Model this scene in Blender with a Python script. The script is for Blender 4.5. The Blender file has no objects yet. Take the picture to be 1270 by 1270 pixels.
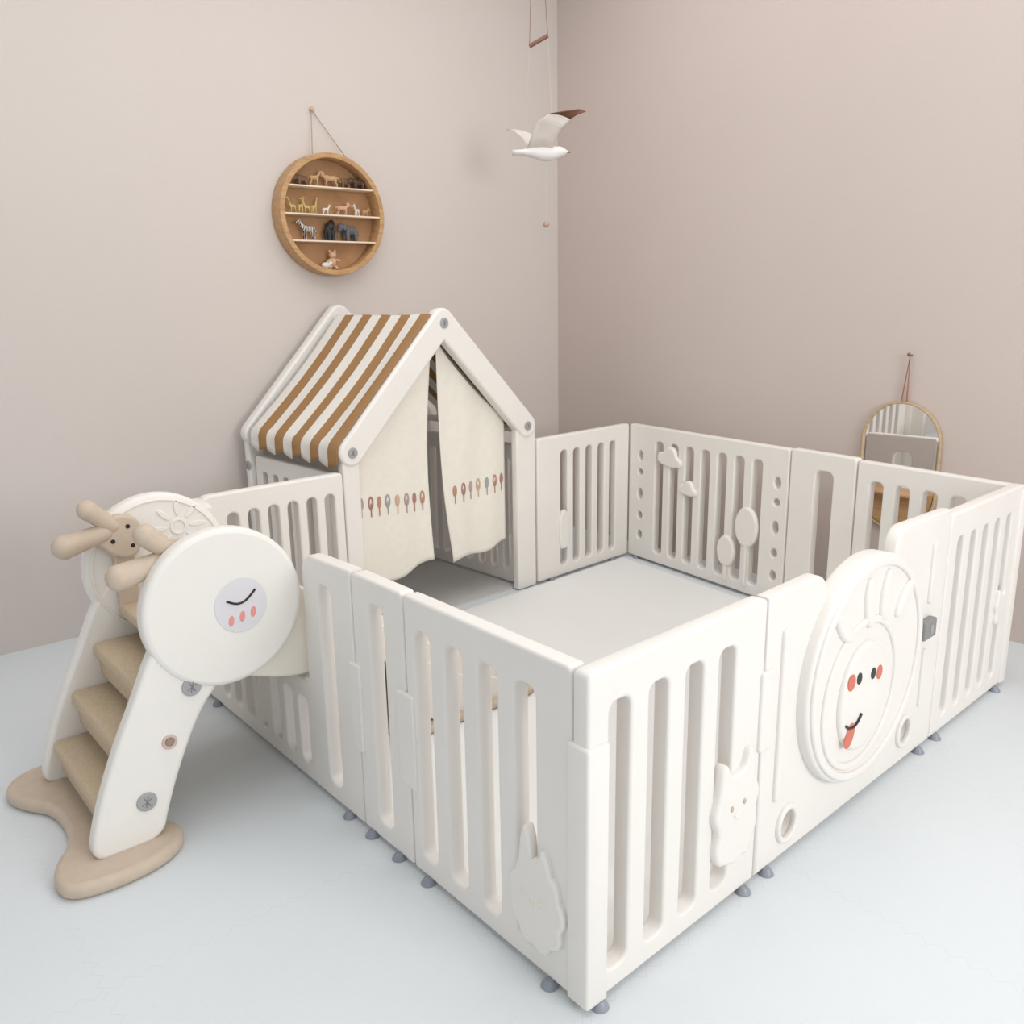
import bpy, bmesh, math, random
from mathutils import Matrix, Vector
random.seed(4)
scene=bpy.context.scene
col=scene.collection

# ------------------------------------------------------------------ materials
def srgb(r,g,b):
    f=lambda c:(c/255/12.92) if c/255<=0.04045 else ((c/255+0.055)/1.055)**2.4
    return (f(r),f(g),f(b),1)
def mat(name,c,rough=0.5,var=0.03,scale=30,bump=0.0,bscale=200,metal=0.0,spec=0.4,sss=0,c2=None,stretch=None):
    m=bpy.data.materials.new(name); m.use_nodes=True
    nt=m.node_tree; b=nt.nodes['Principled BSDF']
    b.inputs['Roughness'].default_value=rough; b.inputs['Metallic'].default_value=metal
    b.inputs['Specular IOR Level'].default_value=spec
    tc=nt.nodes.new('ShaderNodeTexCoord'); src=tc.outputs['Object']
    if stretch:
        mp=nt.nodes.new('ShaderNodeMapping'); mp.inputs['Scale'].default_value=stretch
        nt.links.new(src,mp.inputs[0]); src=mp.outputs[0]
    n=nt.nodes.new('ShaderNodeTexNoise'); n.inputs['Scale'].default_value=scale; n.inputs['Detail'].default_value=4
    nt.links.new(src,n.inputs['Vector'])
    r=nt.nodes.new('ShaderNodeValToRGB')
    if c2 is None: lo=tuple(x*(1-var) for x in c[:3])+(1,); hi=tuple(min(1,x*(1+var)) for x in c[:3])+(1,)
    else: lo=c2; hi=c
    r.color_ramp.elements[0].color=lo; r.color_ramp.elements[0].position=0.3
    r.color_ramp.elements[1].color=hi; r.color_ramp.elements[1].position=0.7
    nt.links.new(n.outputs[0],r.inputs[0]); nt.links.new(r.outputs[0],b.inputs['Base Color'])
    if bump>0:
        n2=nt.nodes.new('ShaderNodeTexNoise'); n2.inputs['Scale'].default_value=bscale; n2.inputs['Detail'].default_value=3
        nt.links.new(src,n2.inputs['Vector'])
        bp=nt.nodes.new('ShaderNodeBump'); bp.inputs['Strength'].default_value=bump; bp.inputs['Distance'].default_value=0.002
        nt.links.new(n2.outputs[0],bp.inputs['Height']); nt.links.new(bp.outputs[0],b.inputs['Normal'])
    return m
WHITE=mat('white_plastic',srgb(236,232,226),0.45,0.012,8,0.12,350)
CREAM=mat('cream_plastic',srgb(236,229,216),0.5,0.015,8,0.12,350)
BEIGE=mat('beige_plastic',srgb(200,183,164),0.55,0.04,40,0.15,300)
TREAD=mat('tread_beige',srgb(198,179,152),0.65,0.08,120,0.4,300)
GREY=mat('grey_plastic',srgb(165,165,165),0.45,0.05,60)
DGREY=mat('dark_grey',srgb(125,125,125),0.5)
LOCK=mat('lock_grey',srgb(140,140,140),0.45)
CUP=mat('blue_grey_rubber',srgb(145,150,160),0.35,0.05)
STICK=mat('sticker_lilac',srgb(220,217,220),0.3,0.01)
BLACK=mat('black_paint',srgb(40,34,34),0.4)
CORAL=mat('coral_paint',srgb(212,120,98),0.5)
PINK=mat('pink_paint',srgb(228,150,140),0.5)
WOOD=mat('wood_warm',srgb(200,162,118),0.45,0.1,14,0.1,60,c2=srgb(176,134,90),stretch=(1,6,6))
WOODB=mat('wood_back',srgb(188,146,106),0.6,0.1,9,c2=srgb(166,124,86),stretch=(1,1,7))
WOODL=mat('wood_light',srgb(200,180,150),0.5,0.1,14,c2=srgb(182,156,120),stretch=(6,6,1))
SHELF=mat('shelf_edge',srgb(235,218,194),0.5,0.03)
ROPE=mat('rope',srgb(182,162,138),0.9,0.1,200)
BROWN=mat('brown_wood',srgb(130,90,72),0.5,0.1,50)
CURT=mat('curtain_cloth',srgb(236,231,219),0.9,0.02,40,0.3,400)
MATW=mat('mat_white',srgb(236,236,234),0.6,0.008,5,0.2,160)
MATG=mat('mat_grey',srgb(200,199,197),0.7,0.03,10,0.3,150)
BIRD=mat('bird_white',srgb(235,232,229),0.7,0.02)
BIRDP=mat('bird_wing_cloth',srgb(228,220,212),0.8,0.03)

def wallmat(name,c):
    m=mat(name,c,0.9,0.012,1.5,0.25,260,spec=0.15); return m
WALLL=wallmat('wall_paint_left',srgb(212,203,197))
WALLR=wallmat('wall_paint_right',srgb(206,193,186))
CEIL=wallmat('ceiling_paint',srgb(234,234,234))

def floormat():
    m=bpy.data.materials.new('foam_floor'); m.use_nodes=True; nt=m.node_tree; N=nt.nodes; L=nt.links
    b=N['Principled BSDF']; b.inputs['Roughness'].default_value=0.55; b.inputs['Specular IOR Level'].default_value=0.3
    tc=N.new('ShaderNodeTexCoord'); sp=N.new('ShaderNodeSeparateXYZ'); L.new(tc.outputs['Object'],sp.inputs[0])
    def math_(op,a,b_=None,v=None):
        n=N.new('ShaderNodeMath'); n.operation=op
        for i,x in enumerate((a,b_)):
            if x is None: continue
            if isinstance(x,(int,float)): n.inputs[i].default_value=x
            else: L.new(x,n.inputs[i])
        return n.outputs[0]
    def linef(u,v):
        tri=math_('PINGPONG',v,0.02)
        sq=math_('MULTIPLY',math_('SUBTRACT',tri,0.01),1.0)
        uu=math_('ADD',u,sq)
        md=math_('PINGPONG',uu,0.3)
        return math_('LESS_THAN',md,0.0009)
    a=linef(sp.outputs[0],sp.outputs[1]); c=linef(sp.outputs[1],sp.outputs[0])
    mx=math_('MAXIMUM',a,c)
    n=N.new('ShaderNodeTexNoise'); n.inputs['Scale'].default_value=3; L.new(tc.outputs['Object'],n.inputs[0])
    r=N.new('ShaderNodeValToRGB'); r.color_ramp.elements[0].color=srgb(217,223,226); r.color_ramp.elements[1].color=srgb(222,227,230)
    L.new(n.outputs[0],r.inputs[0])
    mix=N.new('ShaderNodeMixRGB'); L.new(math_('MULTIPLY',mx,0.35),mix.inputs[0]); L.new(r.outputs[0],mix.inputs[1]); mix.inputs[2].default_value=srgb(194,200,204)
    L.new(mix.outputs[0],b.inputs['Base Color'])
    n2=N.new('ShaderNodeTexNoise'); n2.inputs['Scale'].default_value=90; L.new(tc.outputs['Object'],n2.inputs[0])
    bp=N.new('ShaderNodeBump'); bp.inputs['Strength'].default_value=0.35; bp.inputs['Distance'].default_value=0.002
    L.new(n2.outputs[0],bp.inputs['Height']); L.new(bp.outputs[0],b.inputs['Normal'])
    return m
FLOOR=floormat()

def stripemat():
    m=bpy.data.materials.new('striped_canvas'); m.use_nodes=True; nt=m.node_tree; N=nt.nodes; L=nt.links
    b=N['Principled BSDF']; b.inputs['Roughness'].default_value=0.9; b.inputs['Specular IOR Level'].default_value=0.1
    uv=N.new('ShaderNodeUVMap'); sp=N.new('ShaderNodeSeparateXYZ'); L.new(uv.outputs[0],sp.inputs[0])
    a=N.new('ShaderNodeMath'); a.operation='MULTIPLY'; a.inputs[1].default_value=10; L.new(sp.outputs[0],a.inputs[0])
    p=N.new('ShaderNodeMath'); p.operation='MODULO'; p.inputs[1].default_value=2; L.new(a.outputs[0],p.inputs[0])
    l=N.new('ShaderNodeMath'); l.operation='LESS_THAN'; l.inputs[1].default_value=1; L.new(p.outputs[0],l.inputs[0])
    mx=N.new('ShaderNodeMixRGB'); L.new(l.outputs[0],mx.inputs[0]); mx.inputs[1].default_value=srgb(236,232,224); mx.inputs[2].default_value=srgb(168,130,90)
    L.new(mx.outputs[0],b.inputs['Base Color']); return m
STRIPE=stripemat()

def zebramat():
    m=bpy.data.materials.new('zebra'); m.use_nodes=True; nt=m.node_tree; N=nt.nodes; L=nt.links
    b=N['Principled BSDF']; tc=N.new('ShaderNodeTexCoord'); w=N.new('ShaderNodeTexWave'); w.inputs['Scale'].default_value=60; w.inputs['Distortion'].default_value=2
    L.new(tc.outputs['Object'],w.inputs[0]); r=N.new('ShaderNodeValToRGB'); r.color_ramp.interpolation='CONSTANT'
    r.color_ramp.elements[0].color=srgb(35,32,30); r.color_ramp.elements[1].color=srgb(232,228,220); r.color_ramp.elements[1].position=0.5
    L.new(w.outputs[0],r.inputs[0]); L.new(r.outputs[0],b.inputs['Base Color']); return m
ZEBRA=zebramat()

# ------------------------------------------------------------------ helpers
def empty(name,loc=(0,0,0)):
    o=bpy.data.objects.new(name,None); o.empty_display_size=0.1; o.location=loc; col.objects.link(o); return o
def link(name,me,mats,parent=None,M=None,smooth=True,ang=35):
    o=bpy.data.objects.new(name,me); col.objects.link(o)
    if not isinstance(mats,(list,tuple)): mats=[mats]
    me.materials.clear()
    for m in mats: me.materials.append(m)
    if smooth:
        for p in me.polygons: p.use_smooth=True
        me.set_sharp_from_angle(angle=math.radians(ang))
    if M is not None: o.matrix_world=M
    if parent is not None:
        o.parent=parent; o.matrix_parent_inverse=Matrix.Translation(parent.location).inverted()
    return o
def frame(a,d,n=None):
    X=Vector((d[0],d[1],0)).normalized(); Z=X.cross(Vector((0,0,1)))
    M=Matrix.Identity(4)
    for i in range(3): M[i][0]=X[i]; M[i][1]=(0,0,1)[i]; M[i][2]=Z[i]; 
    M[0][3]=a[0]; M[1][3]=a[1]; M[2][3]=a[2] if len(a)>2 else 0
    return M
def rr(x0,y0,x1,y1,r,n=6):
    if not isinstance(r,(list,tuple)): r=[r]*4   # bl, br, tr, tl
    m=min(x1-x0,y1-y0)/2
    pts=[]
    for (cx,cy,a0,q) in ((x0,y0,180,r[0]),(x1,y0,270,r[1]),(x1,y1,0,r[2]),(x0,y1,90,r[3])):
        q=min(q,m-1e-5)
        if q<=0: pts.append((cx,cy)); continue
        ox=cx+(q if cx==x0 else -q); oy=cy+(q if cy==y0 else -q)
        for i in range(n+1):
            t=math.radians(a0+90*i/n); pts.append((ox+q*math.cos(t),oy+q*math.sin(t)))
    return pts
def ell(cx,cy,rx,ry=None,n=40,rot=0):
    ry=rx if ry is None else ry; c,s=math.cos(rot),math.sin(rot)
    return [(cx+rx*math.cos(t)*c-ry*math.sin(t)*s, cy+rx*math.cos(t)*s+ry*math.sin(t)*c) for t in (2*math.pi*i/n for i in range(n))]
def smoothpoly(pts,it=2):
    for _ in range(it):
        q=[]
        for i in range(len(pts)):
            a=pts[i]; b=pts[(i+1)%len(pts)]
            q.append((a[0]*.75+b[0]*.25,a[1]*.75+b[1]*.25)); q.append((a[0]*.25+b[0]*.75,a[1]*.25+b[1]*.75))
        pts=q
    return pts
def plate(name,outer,holes,t,m,M,zc=0,parent=None,bev=0.004,ang=40):
    cu=bpy.data.curves.new(name,'CURVE'); cu.dimensions='2D'; cu.fill_mode='BOTH'
    bev=min(bev,t/2*0.95)
    cu.extrude=max(t/2-bev,0); cu.bevel_depth=bev; cu.bevel_resolution=2; cu.offset=-bev
    for P in [outer]+list(holes):
        s=cu.splines.new('POLY'); s.points.add(len(P)-1)
        for i,p in enumerate(P): s.points[i].co=(p[0],p[1],0,1)
        s.use_cyclic_u=True
    o=bpy.data.objects.new(name+'_c',cu); col.objects.link(o)
    dg=bpy.context.evaluated_depsgraph_get(); me=bpy.data.meshes.new_from_object(o.evaluated_get(dg))
    bpy.data.objects.remove(o); bpy.data.curves.remove(cu)
    return link(name,me,m,parent,M@Matrix.Translation((0,0,zc)),ang=ang)
def bm_obj(name,fn,m,parent=None,M=None,smooth=True,ang=40):
    bm=bmesh.new(); fn(bm); me=bpy.data.meshes.new(name); bmesh.ops.recalc_face_normals(bm,faces=bm.faces); bm.to_mesh(me); bm.free()
    return link(name,me,m,parent,M,smooth,ang)
def box(name,lo,hi,m,parent=None,bev=0.004,M=None):
    def f(bm):
        bmesh.ops.create_cube(bm,size=1)
        for v in bm.verts: v.co=Vector([(lo[i]+hi[i])/2+v.co[i]*(hi[i]-lo[i]) for i in range(3)])
        if bev>0: bmesh.ops.bevel(bm,geom=bm.edges[:],offset=bev,segments=3,affect='EDGES',profile=0.5)
    return bm_obj(name,f,m,parent,M)
def tube(name,pts,r,m,parent=None,cyc=False,M=None,radii=None):
    cu=bpy.data.curves.new(name,'CURVE'); cu.dimensions='3D'; cu.bevel_depth=r; cu.bevel_resolution=3; cu.use_fill_caps=True
    s=cu.splines.new('POLY'); s.points.add(len(pts)-1)
    for i,p in enumerate(pts): s.points[i].co=(*p,1); s.points[i].radius=1 if radii is None else radii[i]
    s.use_cyclic_u=cyc
    o=bpy.data.objects.new(name+'_c',cu); col.objects.link(o)
    dg=bpy.context.evaluated_depsgraph_get(); me=bpy.data.meshes.new_from_object(o.evaluated_get(dg))
    bpy.data.objects.remove(o); bpy.data.curves.remove(cu)
    return link(name,me,m,parent,M,ang=60)
def ellip(bm,c,r,rot=None,seg=16):
    M=Matrix.Translation(c)@(rot if rot else Matrix.Identity(4))@Matrix.Diagonal((r[0],r[1],r[2],1))
    bmesh.ops.create_uvsphere(bm,u_segments=seg,v_segments=max(8,seg//2),radius=1,matrix=M)
def cone(bm,a,b,r1,r2,seg=14):
    a=Vector(a);b=Vector(b);d=b-a
    q=Vector((0,0,1)).rotation_difference(d.normalized()).to_matrix().to_4x4()
    bmesh.ops.create_cone(bm,cap_ends=True,segments=seg,radius1=r1,radius2=r2,depth=d.length,matrix=Matrix.Translation((a+b)/2)@q)
def capsule(bm,a,b,r1,r2):
    cone(bm,a,b,r1,r2); ellip(bm,a,(r1,)*3); ellip(bm,b,(r2,)*3)

# ------------------------------------------------------------------ room
WX,WY=2.2465,2.4465
X0,Y0,H=-3.4,-3.4,2.75
def quadwall(name,lo,hi,m): return box(name,lo,hi,m,bev=0)
quadwall('floor',(X0,Y0,-0.1),(WX+0.1,WY+0.1,0),FLOOR)
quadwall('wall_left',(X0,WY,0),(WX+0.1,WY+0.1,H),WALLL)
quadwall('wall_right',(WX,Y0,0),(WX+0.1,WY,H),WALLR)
quadwall('ceiling',(X0,Y0,H),(WX+0.1,WY+0.1,H+0.1),CEIL)

# ------------------------------------------------------------------ playpen
D=1.6474; Rp=Vector((1.8578,0.0593)); Bp=Vector((2.0508,1.7718)); H0=0.62; T=0.035
pen=empty('playpen',(0.95,0.85,0))
ML=frame((0,0),(0,1)); MF=frame((0,0),Rp); MG=frame((0,D),Bp-Vector((0,D))); MB=frame(Bp,Rp-Bp)
LEN_F=Rp.length; LEN_G=(Bp-Vector((0,D))).length; LEN_B=(Rp-Bp).length
def slots(s0,s1,n,z0,z1,ratio=1.15,r=0.02):
    w=(s1-s0)/(n+(n-1)/ratio); b=w/ratio
    return [rr(s0+i*(w+b),z0,s0+i*(w+b)+w,z1,r) for i in range(n)]
def slat(name,M,zc,s0,s1,n,a,b,z0=0.055,z1=0.555,top=(0.012,0.012),ratio=1.1,zt=H0,r=0.018,extra=()):
    return plate(name,rr(a,0.012,b,zt,(0.006,0.006,top[1],top[0])),slots(s0,s1,n,z0,z1,ratio,r)+list(extra),T,WHITE,M,zc,pen,0.006)
# --- left side (towards the slide)
slat('panel_left_front',ML,T/2,0.125,0.478,4,T+0.003,0.512)
plate('panel_left_narrow',rr(0.516,0.012,0.713,H0,(0.006,0.006,0.02,0.012)),[rr(0.59,0.055,0.645,0.565,0.02)],T,WHITE,ML,T/2,pen,0.006)
for s0,s1 in ((0.485,0.545),(0.69,0.735)):
    plate('joint_knuckle',rr(s0,0.20,s1,0.41,0.008),[],0.012,WHITE,ML,-0.0005,pen,0.004)
low=0.285
outer=[(0.717,0.012),(1.645,0.012),(1.645,H0),(1.56,H0)]
outer+= [(1.54,H0-0.01),(1.535,low+0.02),(1.51,low),(0.955,low),(0.945,low+0.01),(0.94,0.56)]
outer+= [(0.94-0.05*(1-math.cos(math.radians(a))),0.56+0.055*math.sin(math.radians(a))) for a in (15,30,45,60,75,90)]
outer+= [(0.717,H0)]
plate('panel_slide_entrance',outer,[rr(0.81,0.055,0.865,0.555,0.02)]+slots(0.965,1.50,7,0.055,0.235,1.2,0.02),T,WHITE,ML,T/2,pen,0.006)
# --- front side
slat('panel_front_left',MF,-T/2,0.05,0.40,4,0.0,0.498)
# gate
g=[(0.504,0.012),(1.338,0.012),(1.338,0.645)]
g+=[(1.085-0.05*math.sin(math.radians(a)),0.590+0.06*math.cos(math.radians(a))) for a in range(0,91,15)]
g+=[(1.035,0.53),(1.01,0.49),(0.77,0.47),(0.735,0.50)]
g+=[(0.730-0.05*(1-math.cos(math.radians(a))),0.565+0.055*math.sin(math.radians(a))) for a in range(0,91,15)]
g+=[(0.504,0.617)]
plate('gate_panel',g,[ell(0.615,0.088,0.03,0.034),ell(1.165,0.10,0.03,0.034)],T,WHITE,MF,-T/2,pen,0.007)
plate('gate_hole_ring',ell(0.615,0.088,0.040,0.045),[ell(0.615,0.088,0.028,0.032)],0.014,WHITE,MF,0.002,pen,0.005)
plate('gate_hole_ring',ell(1.165,0.10,0.040,0.045),[ell(1.165,0.10,0.028,0.032)],0.014,WHITE,MF,0.002,pen,0.005)
plate('gate_edge_strip',rr(0.555,0.16,0.58,0.54,0.01),[],0.014,WHITE,MF,0.001,pen,0.005)
for z0,z1 in ((0.14,0.30),(0.42,0.58)):
    plate('gate_edge_strip',rr(1.235,z0,1.255,z1,0.009),[],0.014,WHITE,MF,0.001,pen,0.005)
plate('gate_left_lip',rr(0.485,0.30,0.53,0.47,0.008),[],0.014,WHITE,MF,0.0,pen,0.004)
gc=(0.893,0.360)
plate('gate_disc',ell(*gc,0.265,0.265,96),[],0.052,WHITE,MF,-0.001,pen,0.009)
plate('gate_disc_rim',ell(*gc,0.256,0.256,96),[ell(*gc,0.238,0.238,80)],0.012,WHITE,MF,0.0265,pen,0.005)
fx,fz=gc[0]-0.035,gc[1]-0.035
plate('gate_face_ring',ell(fx,fz-0.01,0.172,0.178,72),[ell(fx,fz-0.01,0.155,0.161,72)],0.011,WHITE,MF,0.0262,pen,0.005)
plate('gate_face',ell(fx,fz-0.015,0.105,0.128,60),[],0.020,WHITE,MF,0.027,pen,0.009)
for dx,dz,rot in ((-0.030,0.165,0.12),(0.045,0.165,-0.12)):
    plate('gate_horn_relief',ell(gc[0]+dx,gc[1]+dz,0.023,0.060,36,rot),[],0.018,WHITE,MF,0.026,pen,0.008)
for dx,dz,rot in ((-0.140,0.135,0.75),(0.140,0.135,-0.75)):
    plate('gate_ear_relief',ell(gc[0]+dx,gc[1]+dz,0.020,0.052,36,rot),[],0.018,WHITE,MF,0.026,pen,0.008)
zf=0.0378
for s,z,rx,rz,m in ((0.787,0.365,0.0165,0.019,CORAL),(0.822,0.364,0.0105,0.0135,BLACK),(0.887,0.356,0.0105,0.0135,BLACK),(0.917,0.350,0.0125,0.017,CORAL)):
    plate('gate_face_marking',ell(s,z,rx,rz,24),[],0.002,m,MF,zf,pen,0.0005)
def sh(P,dx,dz): return [(x+dx,z+dz) for x,z in P]
plate('gate_tongue',sh(smoothpoly([(0.784,0.225),(0.796,0.252),(0.815,0.266),(0.832,0.252),(0.826,0.222),(0.808,0.205),(0.792,0.208)]),-0.012,0.002),[],0.002,CORAL,MF,zf,pen,0.0005)
tube('gate_mouth',[(0.806+0.045*math.sin(t), 0.304-0.050*math.cos(t),zf+0.0012) for t in [-0.75+i*0.17 for i in range(11)]],0.0030,BLACK,pen,M=MF)
box('gate_lock',(1.195,0.335,-0.002),(1.262,0.385,0.020),LOCK,pen,0.005,MF)
box('gate_lock_tab',(1.224,0.348,0.018),(1.236,0.372,0.023),GREY,pen,0.002,MF)
slat('panel_front_right',MF,-T/2,1.395,1.775,5,1.342,LEN_F,0.055,0.56,ratio=0.9,zt=0.63)
# --- gable line panels
slat('panel_back_left',MG,-T/2,0.12,0.50,6,0.04,0.535,ratio=1.2,top=(0.03,0.012))
slat('panel_back_right',MG,-T/2,1.60,1.96,5,1.462,LEN_G-0.002,ratio=1.1,top=(0.01,0.01))
# --- far side
ovals=[]
for s in (0.075,0.835):
    for z,q in ((0.12,0.020),(0.21,0.018),(0.31,0.026),(0.41,0.014),(0.485,0.022)):
        ovals.append(ell(s,z,0.015,q,20))
slat('panel_far_a',MB,-T/2,0.17,0.76,7,0.0,0.885,0.055,0.56,ratio=1.1,extra=ovals)
plate('panel_far_b',rr(0.89,0.012,1.165,H0+0.005,0.012),[rr(1.0,0.06,1.075,0.56,0.025)],T,WHITE,MB,-T/2,pen,0.006)
slat('panel_far_c',MB,-T/2,1.22,1.65,5,1.17,LEN_B-T-0.002,0.055,0.555)
def cloud(s,z,k):
    return smoothpoly([(s-0.07*k,z-0.02*k),(s-0.06*k,z+0.03*k),(s-0.02*k,z+0.025*k),(s,z+0.06*k),(s+0.045*k,z+0.05*k),(s+0.055*k,z+0.01*k),(s+0.085*k,z),(s+0.08*k,z-0.035*k),(s,z-0.04*k)],2)
plate('cloud_relief',cloud(0.255,0.495,0.95),[],0.024,WHITE,MB,0.0,pen,0.008)
plate('cloud_relief',cloud(0.37,0.38,0.70),[],0.024,WHITE,MB,0.0,pen,0.008)
for s,z,rx,rz in ((0.700,0.285,0.056,0.082),(0.600,0.165,0.046,0.066)):
    plate('tree_relief',ell(s,z,rx,rz,30),[],0.024,WHITE,MB,0.0,pen,0.009)
    plate('tree_relief_trunk',rr(s-0.009,0.04,s+0.009,z,0.006),[],0.018,WHITE,MB,0.001,pen,0.005)
plate('house_relief',smoothpoly([(1.585,0.13),(1.645,0.13),(1.645,0.27),(1.615,0.31),(1.585,0.27)],1),[],0.02,WHITE,MG,0.0,pen,0.006)
def critter(s,z,k,mir=1):
    P=[(-.06,-.10),(-.075,-.06),(-.06,-.02),(-.085,.02),(-.065,.06),(-.06,.12),(-.04,.135),(-.025,.10),(0,.095),(.025,.10),(.04,.145),(.06,.13),(.062,.07),(.085,.03),(.07,-.01),(.08,-.05),(.06,-.08),(.05,-.115),(.02,-.105),(0,-.12),(-.03,-.105)]
    return smoothpoly([(s+mir*x*k,z+y*k) for x,y in P],2)
plate('bear_relief',critter(0.407,0.205,0.92),[],0.026,WHITE,MF,0.002,pen,0.007)
for ds in (-0.02,0.022):
    plate('bear_eye',ell(0.405+ds,0.228,0.004,0.006,12),[],0.004,BEIGE,MF,0.0155,pen,0.001)
plate('bear_muzzle',ell(0.406,0.208,0.012,0.008,16),[],0.006,WHITE,MF,0.0155,pen,0.002)
# sheep-like animal with scalloped fleece and upright ears on the left panel
rab=[]
c0=(0.118,0.150)
for i in range(96):
    t=2*math.pi*i/96; rad=1+0.11*abs(math.sin(4.5*t+0.4))-0.05
    x=c0[0]+0.068*rad*math.cos(t); z=c0[1]+0.088*rad*math.sin(t)
    def bumpz(x,z,cx_,w,h): 
        d=abs(x-cx_)/w
        return z+h*(1-d*d)**0.5 if d<1 and z>c0[1] else z
    z=bumpz(x,z,0.144,0.016,0.065); z=bumpz(x,z,0.096,0.014,0.030)
    rab.append((x,z))
plate('sheep_relief',rab,[],0.022,WHITE,ML,-0.001,pen,0.006)
for ds in (-0.024,0.0,0.024):
    plate('sheep_mark',ell(0.125+ds,0.155+abs(ds)*0.3,0.007,0.0045,12),[],0.004,CREAM,ML,-0.0122,pen,0.001)
plate('bird_relief',critter(1.745,0.28,0.45),[],0.02,WHITE,MF,0.001,pen,0.007)
box('corner_post_low',(-0.007,-0.007,0.012),(0.044,0.044,0.495),WHITE,pen,0.006)
box('corner_post',(Rp.x-0.03,Rp.y-0.006,0.012),(Rp.x+0.012,Rp.y+0.04,0.615),WHITE,pen,0.006)
box('corner_post',(-0.005,D-0.03,0.012),(0.04,D+0.02,0.618),WHITE,pen,0.006)
def cup(x,y):
    def f(bm):
        prof=[(0.008,0.014),(0.011,0.010),(0.015,0.004),(0.0165,0.0)]
        n=20
        rings=[[bm.verts.new((x+r*math.cos(2*math.pi*i/n),y+r*math.sin(2*math.pi*i/n),z+0.0005)) for i in range(n)] for r,z in prof if r>0]
        for a,b in zip(rings,rings[1:]):
            for i in range(n): bm.faces.new((a[i],a[(i+1)%n],b[(i+1)%n],b[i]))
        bm.faces.new(rings[0]); bm.faces.new(rings[-1])
    bm_obj('suction_cup',f,CUP,pen)
def at(M,s,o): 
    v=M@Vector((s,0,o)); return v.x,v.y
for s in (0.03,0.46,0.545,1.27,1.375,1.80): cup(*at(MF,s,0.002))
for s in (0.09,0.46,0.57,0.68,0.78,1.56): cup(*at(ML,s,-0.002))
for s in (0.05,0.85,0.93,1.2,1.6): cup(*at(MB,s,-0.01))
for s in (0.3,1.55,1.95): cup(*at(MG,s,-0.01))

def poly_slab(name,P,z0,z1,m,bev=0.003):
    def f(bm):
        vs=[bm.verts.new((x,y,z1)) for x,y in P]; fc=bm.faces.new(vs)
        r=bmesh.ops.extrude_face_region(bm,geom=[fc]); 
        for v in r['geom']:
            if isinstance(v,bmesh.types.BMVert): v.co.z=z0
    return bm_obj(name,f,m)
gy=lambda x:D+x*(Bp.y-D)/Bp.x
poly_slab('play_mat',[(0.055,0.055),(1.80,0.105),(1.985,gy(1.985)-0.025),(0.055,gy(0)-0.025)],0.0,0.012,MATW)

# ------------------------------------------------------------------ playhouse
house=empty('playhouse',(1.0,2.05,0))
MH=MG
sl,sr,sa=0.578,1.405,0.992; zj,za=0.682,1.100; hw=0.047; DEP=0.70
def chevron(dz=0):
    L=Vector((sl,zj));A=Vector((sa,za+dz));R=Vector((sr,zj))
    d1=(A-L).normalized();n1=Vector((-d1.y,d1.x)); d2=(R-A).normalized(); n2=Vector((-d2.y,d2.x))
    pts=[]
    def arc(c,v0,v1,n=10):
        a0=math.atan2(v0.y,v0.x);a1=math.atan2(v1.y,v1.x)
        while a1>a0: a1-=2*math.pi
        for i in range(n+1):
            a=a0+(a1-a0)*i/n; pts.append((c.x+hw*math.cos(a),c.y+hw*math.sin(a)))
    arc(A,n1,n2); arc(R,n2,-n2)
    t=(sa-(L.x-n1.x*hw))/d1.x; pts.append((sa,(L-n1*hw+d1*t).y))
    arc(L,-n1,n1)
    return pts
def screw(parent,M,s,z,o,r=0.0185,m=GREY):
    sg=1 if o>-0.01 else -1
    plate('screw_cap',ell(s,z,r,r,24),[],0.006,m,M,o,parent,0.002)
    for a in (0.5,2.07,1.28):
        P=rr(-r*0.6,-0.0011,r*0.6,0.0011,0.001); c_,s_=math.cos(a),math.sin(a)
        plate('screw_slot',[(s+x*c_-y*s_,z+x*s_+y*c_) for x,y in P],[],0.003,DGREY,M,o+(0.002+a*0.0003)*sg,parent,0.0005)
for nm,zc,dz in (('front',-0.02,0),('back',-DEP+0.02,0.015)):
    plate('frame_'+nm,chevron(dz),[],0.046,WHITE,MH,zc,house,0.009)
    for s,tag in ((sl,'left'),(sr,'right')):
        a,b=(s-0.036,s+0.03) if tag=='left' else (s-0.055,s+0.05)
        plate('post_%s_%s'%(nm,tag),rr(a,0.004,b,zj+0.005,(0.006,0.006,0.03,0.03)),[],0.034,WHITE,MH,zc-0.002 ,house,0.006)
def sidepanel(name,s,off):
    o=MH@Vector((s,0,0)); nrm=(MH.to_3x3()@Vector((0,0,-1)))
    M=frame((o.x,o.y),(nrm.x,nrm.y))
    return plate(name,rr(0.045,0.012,DEP-0.045,0.60,0.015),slots(0.09,DEP-0.09,7,0.06,0.54,1.2,0.015),0.034,WHITE,M,off,house,0.005)
sidepanel('side_panel_left',sl,0.0); sidepanel('side_panel_right',sr,0.0)
plate('back_panel',rr(sl+0.05,0.012,sr-0.05,0.34,0.015),slots(sl+0.1,sr-0.1,8,0.06,0.27,1.2,0.015),0.03,WHITE,MH,-DEP+0.02,house,0.005)
for s,z in ((sl,zj-0.02),(sr,zj-0.02),(sa,za-0.03)):
    p0=MH@Vector((s,z,-0.04)); p1=MH@Vector((s,z,-DEP+0.04)); tube('roof_rail',[p0,p1],0.014,WHITE,house)
for s,z in ((sl,zj),(sr,zj),(sa,za-0.005)): screw(house,MH,s,z,0.004)
o_=MH@Vector((sl,0,0)); n_=(MH.to_3x3()@Vector((0,0,-1))); MS=frame((o_.x,o_.y),(n_.x,n_.y))
screw(house,MS,DEP-0.025,0.56,-0.037)
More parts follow.
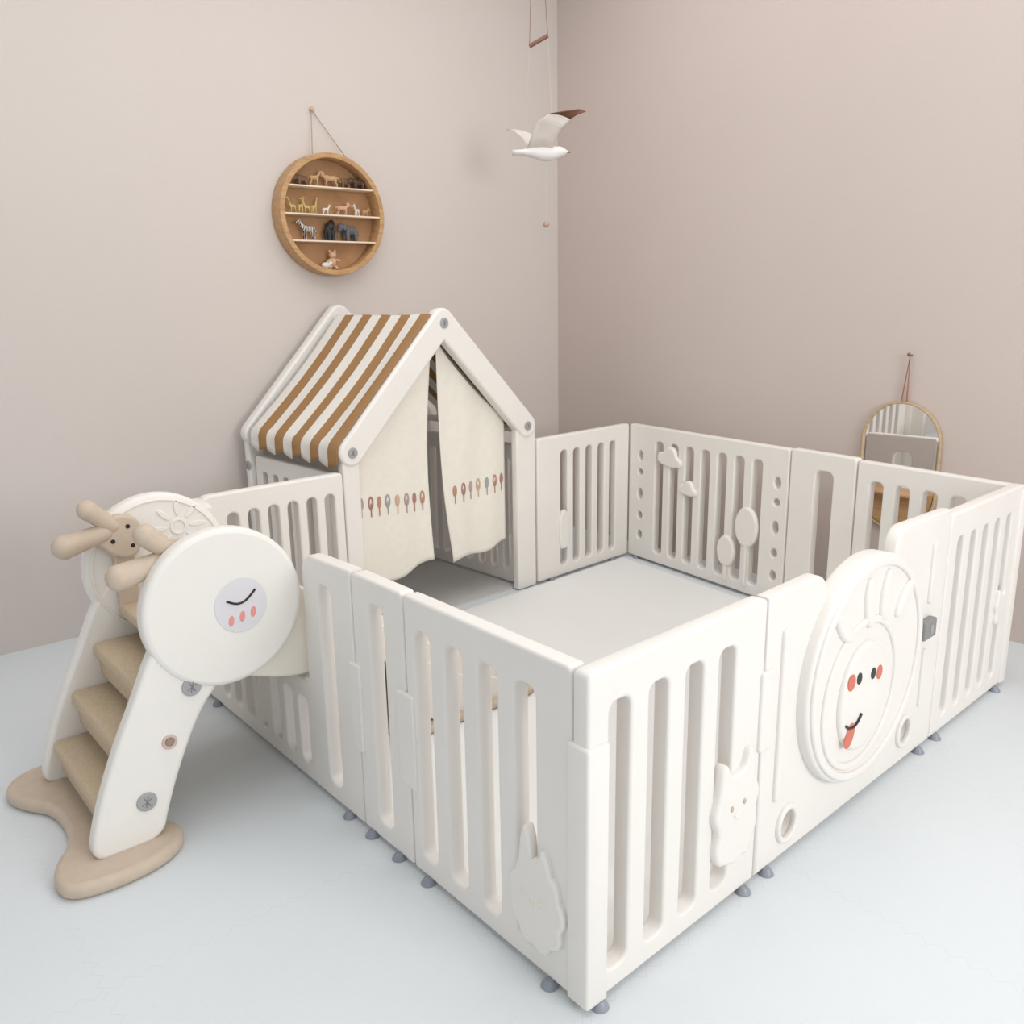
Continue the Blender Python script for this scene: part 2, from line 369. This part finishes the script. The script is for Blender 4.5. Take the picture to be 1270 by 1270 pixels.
def awning(name,side):
    me=bpy.data.meshes.new(name); bm=bmesh.new(); uvl=bm.loops.layers.uv.new('UVMap')
    nu,nv=90,34; A=Vector((sa,za)); E=Vector((sl if side<0 else sr,zj)); 
    dn=(E-A).normalized(); nn=Vector((-dn.y,dn.x)); nn=nn if nn.y>0 else -nn
    Lr=(E-A).length
    g=[]
    for i in range(nu+1):
        u=i/nu; dep=-(0.012+u*(DEP-0.090)); row=[]
        hang=0.078+0.014*abs(math.sin(u*5*math.pi))
        e_=min(1,max(0,(u-0.06)/0.12))
        for j in range(nv+1):
            t=j/nv; dist=0.012+t*(Lr-0.012+hang)
            off=hw+0.004-0.008*min(1,max(0,(u-0.06)/0.2))
            if dist<Lr: p=A+dn*dist; off+=0.003*math.sin(u*22)*t*e_-e_*0.012*math.sin(min(1,dist/Lr)*math.pi)
            else:
                q=dist-Lr; ang=min(1,q/0.04)*0.75
                nr=Vector((nn.x*math.cos(ang)+ (nn.y*math.sin(ang)*(1 if side>0 else -1)), nn.y*math.cos(ang)-abs(nn.x)*math.sin(ang)))
                p=E+(nr-nn)*off+Vector((0,-max(0,q-0.04))); off+=0.007*math.sin(u*31.4)*q/0.07*e_
            p=p+nn*off
            row.append((bm.verts.new(MH@Vector((p.x,p.y,dep))),(u*0.9999,t)))
        g.append(row)
    for i in range(nu):
        for j in range(nv):
            q=[g[i][j],g[i+1][j],g[i+1][j+1],g[i][j+1]]
            f=bm.faces.new([a[0] for a in q])
            for lp,a in zip(f.loops,q): lp[uvl].uv=a[1]
    bmesh.ops.recalc_face_normals(bm,faces=bm.faces)
    bm.to_mesh(me); bm.free()
    o=link(name,me,STRIPE,house,ang=60)
    md=o.modifiers.new('s','SOLIDIFY'); md.thickness=0.0015
    return o
awning('awning_left',-1); awning('awning_right',1)
def curt_off(s,z,ph): return -0.055+0.006*math.sin((s)*40+ph+0.8*math.sin(z*6))*(0.35+0.65*min(1,(1.0-z)))
def curtain(name,le,re,ztop,zbot,ph):
    def f(bm):
        nu,nv=36,50; g=[]
        for i in range(nu+1):
            u=i/nu; row=[]
            for j in range(nv+1):
                t=j/nv; sb=le(0.2)*(1-u)+re(0.2)*u
                zb=zbot(u); 
                s=sb; 
                for _ in range(3):
                    zt=ztop(s); z=zt+(zb-zt)*t; s=le(z)*(1-u)+re(z)*u
                row.append(bm.verts.new(MH@Vector((s,z,curt_off(s,z,ph)))))
            g.append(row)
        for i in range(nu):
            for j in range(nv): bm.faces.new((g[i][j],g[i+1][j],g[i+1][j+1],g[i][j+1]))
    o=bm_obj(name,f,CURT,house,ang=80); md=o.modifiers.new('s','SOLIDIFY'); md.thickness=0.002
    return o
roofz=lambda s: zj+(za-zj)*(1-abs(s-sa)/(sa-sl))-0.045
curtain('curtain_left',lambda z:0.612,lambda z:0.950+0.020*max(0,min(1,(z-0.2)/0.85))**0.8-0.022*math.sin(max(0,min(1,(z-0.2)/0.8))*math.pi),roofz,lambda u:0.160+0.055*u+0.008*math.sin(u*9),0.0)
curtain('curtain_right',lambda z:1.045-0.05*max(0,min(1,(z-0.2)/0.8))-0.018*math.sin(max(0,min(1,(z-0.2)/0.8))*math.pi),lambda z:1.330 if z<0.725 else 1.330-(z-0.725)*0.98,roofz,lambda u:0.182+0.03*u+0.008*math.sin(u*8),1.5)
tcols=[mat('tree_print_%d'%i,c,0.9) for i,c in enumerate((srgb(190,142,124),srgb(182,160,160),srgb(162,166,168),srgb(170,130,124),srgb(208,176,150)))]
def tprint(s,z,k,m,ph):
    o=curt_off(s,z,ph)+0.004
    plate('tree_print',ell(s,z+0.012,0.0105*k,0.024*k,16),[ell(s,z+0.012,0.0055*k,0.016*k,12)] if k>1 else [],0.0016,m,MH,o,house,0.0003)
    plate('tree_print_stem',rr(s-0.0018,z-0.038,s+0.0018,z+0.012,0.0008),[],0.0016,m,MH,o+0.0006,house,0.0003)
for i in range(8): tprint(0.635+i*0.039,0.475-0.003*i,1.05 if i%2 else 0.9,tcols[(i*2+1)%5],0)
for i in range(7): tprint(1.062+i*0.041,0.452+0.002*i,1.05 if i%2 else 0.9,tcols[(i*3)%5],1.5)
P=[MH@Vector((s,0,d)) for s,d in ((sl+0.025,-0.045),(sr-0.025,-0.045),(sr-0.025,-DEP+0.045),(sl+0.025,-DEP+0.045))]
poly_slab('house_floor_mat',[(p.x,p.y) for p in P],0,0.010,MATG)

# ------------------------------------------------------------------ slide / ladder
sd=empty('toddler_slide',(-0.2,1.17,0))
YN,YF=0.965,1.375
MX=lambda y: frame((0,y),(1,0))   # local X=x, Y=z, Z=-y
string=smoothpoly([(-.525,.030),(-.505,.12),(-.455,.25),(-.395,.37),(-.355,.46),(-.30,.53),(-.19,.50),(-.205,.36),(-.262,.30),(-.312,.20),(-.352,.10),(-.372,.030),(-.45,.028)],2)
for nm,y,out in (('near',YN,1),('far',YF,-1)):
    plate('side_board_'+nm,string,[],0.040,WHITE,MX(y),0,sd,0.010)
    plate('giraffe_head_'+nm,ell(-0.185,0.522 if out>0 else 0.532,0.181,0.181,72),[],0.046,WHITE,MX(y),0.004*out,sd,0.012)
zo=0.027
plate('face_sticker',ell(-0.152,0.522,0.061,0.064,40),[],0.003,STICK,MX(YN),zo,sd,0.001)
tube('closed_eye',[(-0.185+0.068*i/12,0.538-0.018*math.sin(math.pi*i/12)+0.014*i/12,zo+0.002) for i in range(13)],0.0026,BLACK,sd,M=MX(YN))
for i in range(3):
    plate('cheek_mark',ell(-0.178+i*0.026,0.490+i*0.005,0.0062,0.0125,16,-0.15),[],0.002,PINK,MX(YN),zo+0.0015,sd,0.0005)
zi=0.004*-1+0.0235
for k in range(8):
    a=k*math.pi/4; plate('sun_relief',ell(-0.13+0.05*math.cos(a),0.62+0.05*math.sin(a),0.022,0.007,14,a),[],0.006,WHITE,MX(YF),zi,sd,0.002)
plate('sun_relief',ell(-0.13,0.62,0.022,0.022,20),[ell(-0.13,0.62,0.015,0.015,20)],0.006,WHITE,MX(YF),zi,sd,0.002)
plate('head_relief_ring',ell(-0.185,0.532,0.168,0.168,60),[ell(-0.185,0.532,0.162,0.162,60)],0.006,WHITE,MX(YF),zi,sd,0.002)
screw(sd,MX(YN),-0.278,0.362,0.022,0.0215)
screw(sd,MX(YN),-0.400,0.130,0.022,0.0215)
plate('bolt_ring',ell(-0.338,0.25,0.0165,0.0165,24),[ell(-0.338,0.25,0.010,0.010,20)],0.006,mat('bolt_rose',srgb(205,180,165),0.5),MX(YN),0.021,sd,0.002)
plate('bolt_head',ell(-0.338,0.25,0.009,0.009,20),[],0.006,mat('bolt_grey',srgb(150,135,125),0.5),MX(YN),0.020,sd,0.002)
for x,z in ((-0.490,0.14),(-0.435,0.255),(-0.372,0.365)):
    box('tread',(x,YN+0.018,z-0.035),(x+0.15,YF-0.018,z),TREAD,sd,0.010)
    box('tread_riser',(x+0.012,YN+0.018,z-0.085),(x+0.03,YF-0.018,z-0.028),TREAD,sd,0.004)
box('top_platform',(-0.30,YN+0.018,0.42),(-0.10,YF-0.018,0.45),TREAD,sd,0.008)
plate('platform_side',rr(-0.30,0.42,-0.25,0.60,0.02),[],0.02,BEIGE,MX(YF-0.03),0,sd,0.006)
for y,sg,ax in ((YF-0.037,1,0.0),(YN+0.037,1,0.024)):
    hp=sh(smoothpoly([(-.235,.58),(-.225,.655),(-.265,.685),(-.325,.672),(-.345,.63),(-.31,.585),(-.27,.565)],2),ax,0)
    plate('antler_plate',hp,[],0.028,BEIGE,MX(y),0,sd,0.008)
    for dx,dz in ((-.262,.650),(-.255,.600),(-.300,.618)):
        plate('antler_bolt',ell(dx+ax,dz,0.0055,0.0055,14),[],0.003,BLACK,MX(y),0.0145,sd,0.001)
    def f(bm,y=y,ax=ax):
        capsule(bm,(-.315+ax,y,.640),(-.408+ax,y-0.01,.624),0.022,0.029)
        capsule(bm,(-.295+ax,y,.655),(-.345+ax,y-0.002,.702),0.020,0.025)
    bm_obj('antler',f,BEIGE,sd)
base=smoothpoly([(-.60,.94),(-.585,.885),(-.50,.865),(-.40,.875),(-.335,.92),(-.325,.985),(-.37,1.03),(-.42,1.05),(-.44,1.15),(-.435,1.25),(-.42,1.31),(-.36,1.33),(-.33,1.38),(-.35,1.44),(-.42,1.475),(-.52,1.475),(-.585,1.44),(-.605,1.38),(-.58,1.31),(-.535,1.25),(-.525,1.15),(-.54,1.06),(-.585,1.00)],2)
plate('ladder_base',base,[],0.034,BEIGE,Matrix.Identity(4),0.0175,sd,0.013)
def chute(bm):
    n=30; y0,y1=YN+0.022,YF-0.022; rows=[]
    for i in range(n+1):
        u=i/n; x=-0.12+u*0.86
        t=min(1,max(0,(u-0.0)/1.0))
        z=0.44-0.375*(t*t*(3-2*t))**0.85
        wl=0.075*(1-max(0,(u-0.8)/0.2)**2)
        b=z-0.02
        sec=[(y0,b),(y0,z+wl),(y0+0.012,z+wl+0.006),(y0+0.028,z+wl),(y0+0.036,z+0.006),(y0+0.05,z),(y1-0.05,z),(y1-0.036,z+0.006),(y1-0.028,z+wl),(y1-0.012,z+wl+0.006),(y1,z+wl),(y1,b)]
        rows.append([bm.verts.new((x,a,c)) for a,c in sec])
    m=len(rows[0])
    for a,b in zip(rows,rows[1:]):
        for i in range(m): bm.faces.new((a[i],a[(i+1)%m],b[(i+1)%m],b[i]))
    bm.faces.new(rows[0]); bm.faces.new(rows[-1])
bm_obj('chute',chute,CREAM,sd)
for y in (YN+0.012,YF-0.012):
    plate('chute_side_wing',smoothpoly([(-.20,.36),(-.06,.305),(.03,.295),(.05,.33),(.05,.47),(-.02,.56),(-.2,.56)],2),[],0.022,CREAM,MX(y),0,sd,0.007)
for y in (YN+0.03,YF-0.03):
    plate('chute_support',smoothpoly([(.30,.03),(.72,.03),(.74,.07),(.60,.10),(.45,.16),(.30,.27),(.26,.24)],1),[],0.03,WHITE,MX(y),0,sd,0.006)
plate('chute_base',rr(0.27,YN-0.01,0.77,YF+0.01,0.06),[],0.022,BEIGE,Matrix.Identity(4),0.025,sd,0.008)
screw(sd,MX(YN+0.03),0.55,0.065,0.017,0.016)

# ------------------------------------------------------------------ round wall shelf
cx,cz,Ro,Ri,dp=0.955,1.51,0.232,0.212,0.075
shf=empty('round_wall_shelf',(0.955,WY,1.51))
MW=frame((0,WY-0.001),(1,0))  # Z = -y outwards
plate('shelf_ring',ell(cx,cz,Ro,Ro,96),[ell(cx,cz,Ri,Ri,96)],dp,WOOD,MW,dp/2,shf,0.002)
plate('shelf_backboard',ell(cx,cz,Ri+0.002,Ri+0.002,80),[],0.006,WOODB,MW,0.0045,shf,0.001)
sz=[1.612,1.508,1.408]
for z in sz:
    h_=math.sqrt(Ri**2-(z-cz)**2)
    plate('shelf_board',rr(cx-h_+0.0005,z-0.003,cx+h_-0.0005,z+0.003,0.001),[],dp-0.012,SHELF,MW,dp/2+0.004,shf,0.001)
tube('hanging_cord',[(cx-0.055,WY-0.03,cz+Ro-0.004),(cx-0.035,WY-0.006,1.905),(cx+0.115,WY-0.03,cz+Ro-0.030)],0.0022,ROPE,shf)
def nail(bm): 
    cone(bm,(cx-0.035,WY,1.905),(cx-0.035,WY-0.014,1.905),0.004,0.004); ellip(bm,(cx-0.035,WY-0.016,1.905),(0.009,0.005,0.009))
bm_obj('nail',nail,WOODL,shf)
toys=empty('toy_animal_figurines',(cx,WY-0.04,cz))
def quad(bm,k,kind,fl):
    S=lambda *v: Vector((v[0]*k*fl,v[1]*k,v[2]*k))
    bl={'elephant':(0.46,0.30,0.33,0.50),'hippo':(0.48,0.26,0.26,0.36),'giraffe':(0.34,0.15,0.18,0.62),'zebra':(0.38,0.16,0.19,0.52),'lion':(0.42,0.16,0.18,0.42),'antelope':(0.34,0.13,0.16,0.50),'gorilla':(0.28,0.22,0.30,0.45)}[kind]
    L,Wd,Hh,zb=bl
    ellip(bm,S(0,0,zb+Hh*0.4),(L*k,Wd*k*0.8,Hh*k*0.85)); ellip(bm,S(L*0.5,0,zb+Hh*0.5),(L*0.5*k,Wd*k*0.8,Hh*k*0.95)); ellip(bm,S(-L*0.5,0,zb+Hh*0.45),(L*0.5*k,Wd*k*0.8,Hh*k*0.85))
    lr={'elephant':0.12,'hippo':0.10,'gorilla':0.11}.get(kind,0.055)
    for fx in (0.62,-0.68):
        for sy in (-1,1):
            if fx<0 and kind not in('elephant','hippo','gorilla'):
                capsule(bm,S(L*fx,sy*Wd*0.45,zb+0.1),S(L*fx-0.03+0.05,sy*Wd*0.5,zb*0.62),lr*1.6*k,lr*k)
                capsule(bm,S(L*fx+0.02,sy*Wd*0.5,zb*0.62),S(L*fx-0.07,sy*Wd*0.5,zb*0.38),lr*k,lr*0.8*k)
                capsule(bm,S(L*fx-0.07,sy*Wd*0.5,zb*0.38),S(L*fx-0.04,sy*Wd*0.5,0.05),lr*0.8*k,lr*0.8*k)
            else:
                capsule(bm,S(L*fx,sy*Wd*0.45,zb+0.05),S(L*fx+0.02,sy*Wd*0.5,zb*0.5),lr*1.4*k,lr*k)
                capsule(bm,S(L*fx+0.02,sy*Wd*0.5,zb*0.5),S(L*fx,sy*Wd*0.5,0.06),lr*k,lr*0.85*k)
    if kind=='elephant':
        ellip(bm,S(L+0.18,0,zb+0.32),(0.22*k,0.19*k,0.23*k))
        capsule(bm,S(L+0.33,0,zb+0.22),S(L+0.42,0,zb-0.08),0.09*k,0.06*k); capsule(bm,S(L+0.42,0,zb-0.08),S(L+0.50,0,zb-0.28),0.06*k,0.045*k)
        for sy in(-1,1): ellip(bm,S(L+0.06,sy*0.24,zb+0.30),(0.15*k,0.04*k,0.19*k)); capsule(bm,S(L+0.32,sy*0.1,zb+0.12),S(L+0.48,sy*0.12,zb+0.10),0.03*k,0.02*k)
    elif kind=='hippo':
        ellip(bm,S(L+0.10,0,zb+0.18),(0.24*k,0.18*k,0.19*k)); ellip(bm,S(L+0.30,0,zb+0.08),(0.16*k,0.17*k,0.14*k))
        for sy in(-1,1): ellip(bm,S(L+0.03,sy*0.1,zb+0.38),(0.04*k,)*3)
    elif kind=='gorilla':
        ellip(bm,S(L+0.02,0,zb+0.55),(0.17*k,0.16*k,0.19*k)); ellip(bm,S(L+0.15,0,zb+0.48),(0.08*k,0.1*k,0.08*k)); ellip(bm,S(L*.3,0,zb+0.35),(0.25*k,0.27*k,0.25*k))
    else:
        nk={'giraffe':(0.30,0.85),'zebra':(0.26,0.38),'lion':(0.18,0.22),'antelope':(0.22,0.38)}[kind]
        hx,hz=L+nk[0]*0.7,zb+Hh*0.5+nk[1]
        capsule(bm,S(L*0.75,0,zb+Hh*0.6),S(hx,0,hz),0.12*k,0.065*k)
        capsule(bm,S(hx,0,hz),S(hx+0.20,0,hz-0.10),0.085*k,0.05*k)
        for sy in(-1,1):
            capsule(bm,S(hx-0.03,sy*0.05,hz+0.05),S(hx-0.05,sy*0.10,hz+0.15),0.025*k,0.018*k)
            if kind=='antelope': capsule(bm,S(hx,sy*0.04,hz+0.06),S(hx-0.14,sy*0.10,hz+0.30),0.022*k,0.014*k)
        if kind=='lion': ellip(bm,S(hx-0.06,0,hz-0.02),(0.15*k,0.16*k,0.19*k))
    capsule(bm,S(-L-0.02,0,zb+Hh*0.7),S(-L-0.16,0,zb*0.7),0.03*k,0.025*k)
def toy(name,kind,x,z,k,m,fl=1,rot=0):
    k*=1.17
    me=bpy.data.meshes.new(name); bm=bmesh.new(); quad(bm,k,kind,fl); bmesh.ops.recalc_face_normals(bm,faces=bm.faces); bm.to_mesh(me); bm.free()
    o=link(name,me,m,toys,Matrix.Translation((x,WY-0.040,z+0.0035))@Matrix.Rotation(rot,4,'Z'))
    md=o.modifiers.new('r','REMESH'); md.mode='VOXEL'; md.voxel_size=0.0014; md.use_smooth_shade=True
    return o
TM={n:mat('toy_'+n,srgb(*c),0.45,0.12,150) for n,c in dict(tan=(190,156,115),yellow=(200,176,112),brown=(120,90,68),dbrown=(86,66,55),grey=(98,98,102),black=(48,46,48),rose=(205,165,135),white=(222,218,212)).items()}
toy('toy_hippo','hippo',cx-0.115,sz[0],0.046,TM['brown'],-1,0.2)
toy('toy_deer','antelope',cx-0.062,sz[0],0.05,TM['tan'],1)
toy('toy_lion','lion',cx+0.012,sz[0],0.060,TM['tan'],-1,-0.2)
toy('toy_boar','hippo',cx+0.075,sz[0],0.046,TM['brown'],1,0.3)
toy('toy_rhino','hippo',cx+0.137,sz[0],0.050,TM['dbrown'],-1,0.1)
for i,xx in enumerate((-0.160,-0.128,-0.10,-0.070)): toy('toy_giraffe' ,'giraffe',cx+xx,sz[1],0.032+0.002*(i%2),TM['yellow'],1 if i%2 else -1,0.4*(i%2))
toy('toy_camel','antelope',cx-0.018,sz[1],0.032,TM['white'],1)
toy('toy_cheetah','lion',cx+0.055,sz[1],0.050,TM['rose'],1)
toy('toy_goat','antelope',cx+0.125,sz[1],0.036,TM['white'],-1,0.5); toy('toy_fox','lion',cx+0.165,sz[1],0.034,TM['tan'],1,0.4)
toy('toy_zebra','zebra',cx-0.10,sz[2],0.062,ZEBRA,-1,0.1)
toy('toy_gorilla','gorilla',cx-0.008,sz[2],0.060,TM['black'],1,0.5)
toy('toy_elephant','elephant',cx+0.088,sz[2],0.057,TM['grey'],-1,0.1)
zz=cz-math.sqrt(Ri**2-0.02**2)
def figdoll(bm):
    ellip(bm,(0,0,0.028),(0.015,0.013,0.020)); ellip(bm,(0,0,0.056),(0.017,0.015,0.015)); 
    capsule(bm,(-.008,0,.016),(-.015,-.004,.004),.006,.006); capsule(bm,(.008,0,.016),(.015,-.004,.004),.006,.006)
    capsule(bm,(-.012,0,.038),(-.026,-.004,.030),.006,.006); capsule(bm,(.012,0,.038),(.026,-.004,.034),.006,.006)
    ellip(bm,(-.012,0,.071),(.006,.003,.006)); ellip(bm,(.012,0,.071),(.006,.003,.006))
bm_obj('toy_bear',figdoll,TM['rose'],toys,Matrix.Translation((cx,WY-0.04,zz+0.002)))
def figdoll2(bm):
    ellip(bm,(0,0,0.014),(0.02,0.012,0.012)); ellip(bm,(0.02,0,0.022),(0.009,0.009,0.009))
bm_obj('toy_mouse',figdoll2,TM['white'],toys,Matrix.Translation((cx-0.035,WY-0.045,zz+0.004)))

# ------------------------------------------------------------------ mirror on right wall
mir=empty('wall_mirror',(WX,0.62,0.55))
MM=frame((WX-0.001,0),(0,-1))
mm=bpy.data.materials.new('mirror_glass'); mm.use_nodes=True; bb=mm.node_tree.nodes['Principled BSDF']; bb.inputs['Metallic'].default_value=1; bb.inputs['Roughness'].default_value=0.02; bb.inputs['Base Color'].default_value=(0.9,0.9,0.9,1)
cy=-0.62; rw=0.148
def capsule2(r,z0,z1): return [(cy+r*math.cos(math.radians(a)),z0+r*math.sin(math.radians(a))) for a in range(180,361,6)]+[(cy+r*math.cos(math.radians(a)),z1+r*math.sin(math.radians(a))) for a in range(0,181,6)]
plate('mirror_frame',capsule2(rw,0.46,0.645),[capsule2(rw-0.009,0.46,0.645)],0.018,WOODL,MM,0.009,mir,0.003)
plate('mirror_glass',capsule2(rw-0.007,0.46,0.645),[],0.008,mm,MM,0.005,mir,0.0005)
plate('mirror_lower_wood',[(cy+(rw-0.012)*math.cos(math.radians(a)),0.46+(rw-0.012)*math.sin(math.radians(a))) for a in range(180,361,6)],[],0.012,WOOD,MM,0.009,mir,0.002)
box('mirror_shelf',(cy-0.12,0.455,0.0),(cy+0.12,0.465,0.07),WOOD,mir,0.002,MM)
tube('mirror_cord',[(WX-0.012,0.63,0.79),(WX-0.014,0.612,0.955),(WX-0.012,0.61,0.79)],0.003,mat('cord_rust',srgb(165,115,95),0.9),mir)
def hook(bm): cone(bm,(WX,0.612,0.957),(WX-0.022,0.612,0.957),0.003,0.003); ellip(bm,(WX-0.024,0.612,0.96),(0.006,0.006,0.007))
bm_obj('mirror_hook',hook,BROWN,mir)

# ------------------------------------------------------------------ bird mobile
bd=empty('bird_mobile',(1.666,1.90,1.771))
a=Vector((0.7636,-0.6457,0)); bdp=Vector((0.6457,0.7636,0)); c=Vector((0,0,1))
MBd=Matrix.Identity(4)
for i in range(3): MBd[i][0]=a[i];MBd[i][1]=bdp[i];MBd[i][2]=c[i];MBd[i][3]=(1.666,1.90,1.745)[i]
def body(bm):
    prof=[(-.135,.003,.012),(-.12,.020,.010),(-.09,.023,.012),(-.055,.026,.021),(-.01,.031,.029),(.03,.029,.027),(.055,.021,.021),(.070,.016,.016),(.080,.009,.009),(.09,.003,.003)]
    n=16; rings=[[bm.verts.new((x,ry*math.cos(2*math.pi*i/n),rz*math.sin(2*math.pi*i/n)-(0.006 if -0.05<x<0.05 else 0))) for i in range(n)] for x,ry,rz in prof]
    for p,q in zip(rings,rings[1:]):
        for i in range(n): bm.faces.new((p[i],p[(i+1)%n],q[(i+1)%n],q[i]))
    bm.faces.new(rings[0]); bm.faces.new(rings[-1])
bm_obj('bird_body',body,BIRD,bd,MBd,ang=70)
def beak(bm): cone(bm,(.076,0,0),(.100,0,-.003),.0075,.0008)
bm_obj('bird_beak',beak,BROWN,bd,MBd)
def wing(name,secs,m):
    def f(bm):
        rows=[]
        for (le,te) in secs:
            le=Vector(le);te=Vector(te)
            rows.append([bm.verts.new(le.lerp(te,j/6)+Vector((0,0,0.006*math.sin(math.pi*j/6)))) for j in range(7)])
        for p,q in zip(rows,rows[1:]):
            for j in range(6): bm.faces.new((p[j],p[j+1],q[j+1],q[j]))
    o=bm_obj(name,f,m,bd,MBd,ang=80); md=o.modifiers.new('s','SOLIDIFY'); md.thickness=0.003; return o
wing('wing_near',[((.025,-.015,.005),(-.078,-.015,.008)),((.036,-.045,.036),(-.058,-.045,.056)),((.055,-.085,.070),(-.035,-.085,.098)),((.090,-.115,.100),(.010,-.115,.119))],BIRDP)
wing('wing_near_tip',[((.090,-.115,.100),(.010,-.115,.119)),((.118,-.13,.113),(.060,-.13,.124)),((.148,-.145,.120),(.105,-.145,.124))],BROWN)
wing('wing_far',[((.015,.015,.003),(-.070,.015,.008)),((-.020,.045,.048),(-.092,.045,.060)),((-.050,.075,.080),(-.125,.075,.092)),((-.085,.10,.096),(-.155,.10,.105))],BIRDP)
dn0=Vector((1.654,1.925,2.155)); e0=dn0-a*0.036-Vector((0,0,0.018)); e1=dn0+a*0.036+Vector((0,0,0.018))
tube('trapeze_bar',[e0,e1],0.008,BROWN,bd)
tube('trapeze_cord',[e0,dn0-a*0.012+Vector((0,0,0.595))],0.0013,BROWN,bd)
tube('trapeze_cord',[e1,dn0+a*0.0+Vector((0,0,0.595))],0.0013,BROWN,bd)
wn=MBd@Vector((0.02,-.10,.098)); wf=MBd@Vector((-.08,.08,.088)); bt=MBd@Vector((0,0,-0.03))
tube('wing_thread',[e1,wn],0.0002,BIRD,bd); tube('wing_thread',[e0,wf],0.0002,BIRD,bd)
ball=Vector((bt.x,bt.y,1.468))
tube('ball_thread',[bt,ball],0.0002,BIRD,bd)
bm_obj('mobile_ball',lambda bm: ellip(bm,ball,(0.013,)*3,seg=20),mat('ball_rose',srgb(190,160,145),0.6),bd)

# ------------------------------------------------------------------ lights
w=bpy.data.worlds.new('w'); scene.world=w; w.use_nodes=True
w.node_tree.nodes['Background'].inputs[0].default_value=(0.95,0.975,1.0,1); w.node_tree.nodes['Background'].inputs[1].default_value=0.74
def area(name,loc,tgt,sx,sy,e,c):
    l=bpy.data.lights.new(name,'AREA'); l.shape='RECTANGLE'; l.size=sx; l.size_y=sy; l.energy=e; l.color=c
    o=bpy.data.objects.new(name,l); col.objects.link(o); o.location=loc
    o.rotation_euler=(Vector(tgt)-Vector(loc)).to_track_quat('-Z','Y').to_euler(); return o
area('window_light_rear',(0.6,-3.2,1.7),(1.0,1.5,0.8),1.4,1.2,56,(1,0.995,0.99))
area('overhead_fill_light',(0.6,0.6,2.72),(0.6,0.6,0),2.8,2.8,36,(1,0.99,0.98))  # added overhead fill to brighten walls and inner mat, not a room lamp

# ------------------------------------------------------------------ camera
yaw,pit,rol=0.8696,-0.2414,-0.0163
fwd=Vector((math.cos(yaw)*math.cos(pit),math.sin(yaw)*math.cos(pit),math.sin(pit)))
r=fwd.cross(Vector((0,0,1))).normalized(); u=r.cross(fwd)
r2=r*math.cos(rol)+u*math.sin(rol); u2=-r*math.sin(rol)+u*math.cos(rol)
cd=bpy.data.cameras.new('camera'); cam=bpy.data.objects.new('camera',cd); col.objects.link(cam)
cd.sensor_width=36; cd.sensor_fit='HORIZONTAL'; cd.lens=36*1080.7/1270; cd.clip_start=0.02
M=Matrix.Identity(4)
for i in range(3): M[i][0]=r2[i];M[i][1]=u2[i];M[i][2]=-fwd[i];M[i][3]=(-0.8763,-0.8634,1.1792)[i]
cam.matrix_world=M; scene.camera=cam
scene.view_settings.view_transform='Standard'
scene.view_settings.look='None'
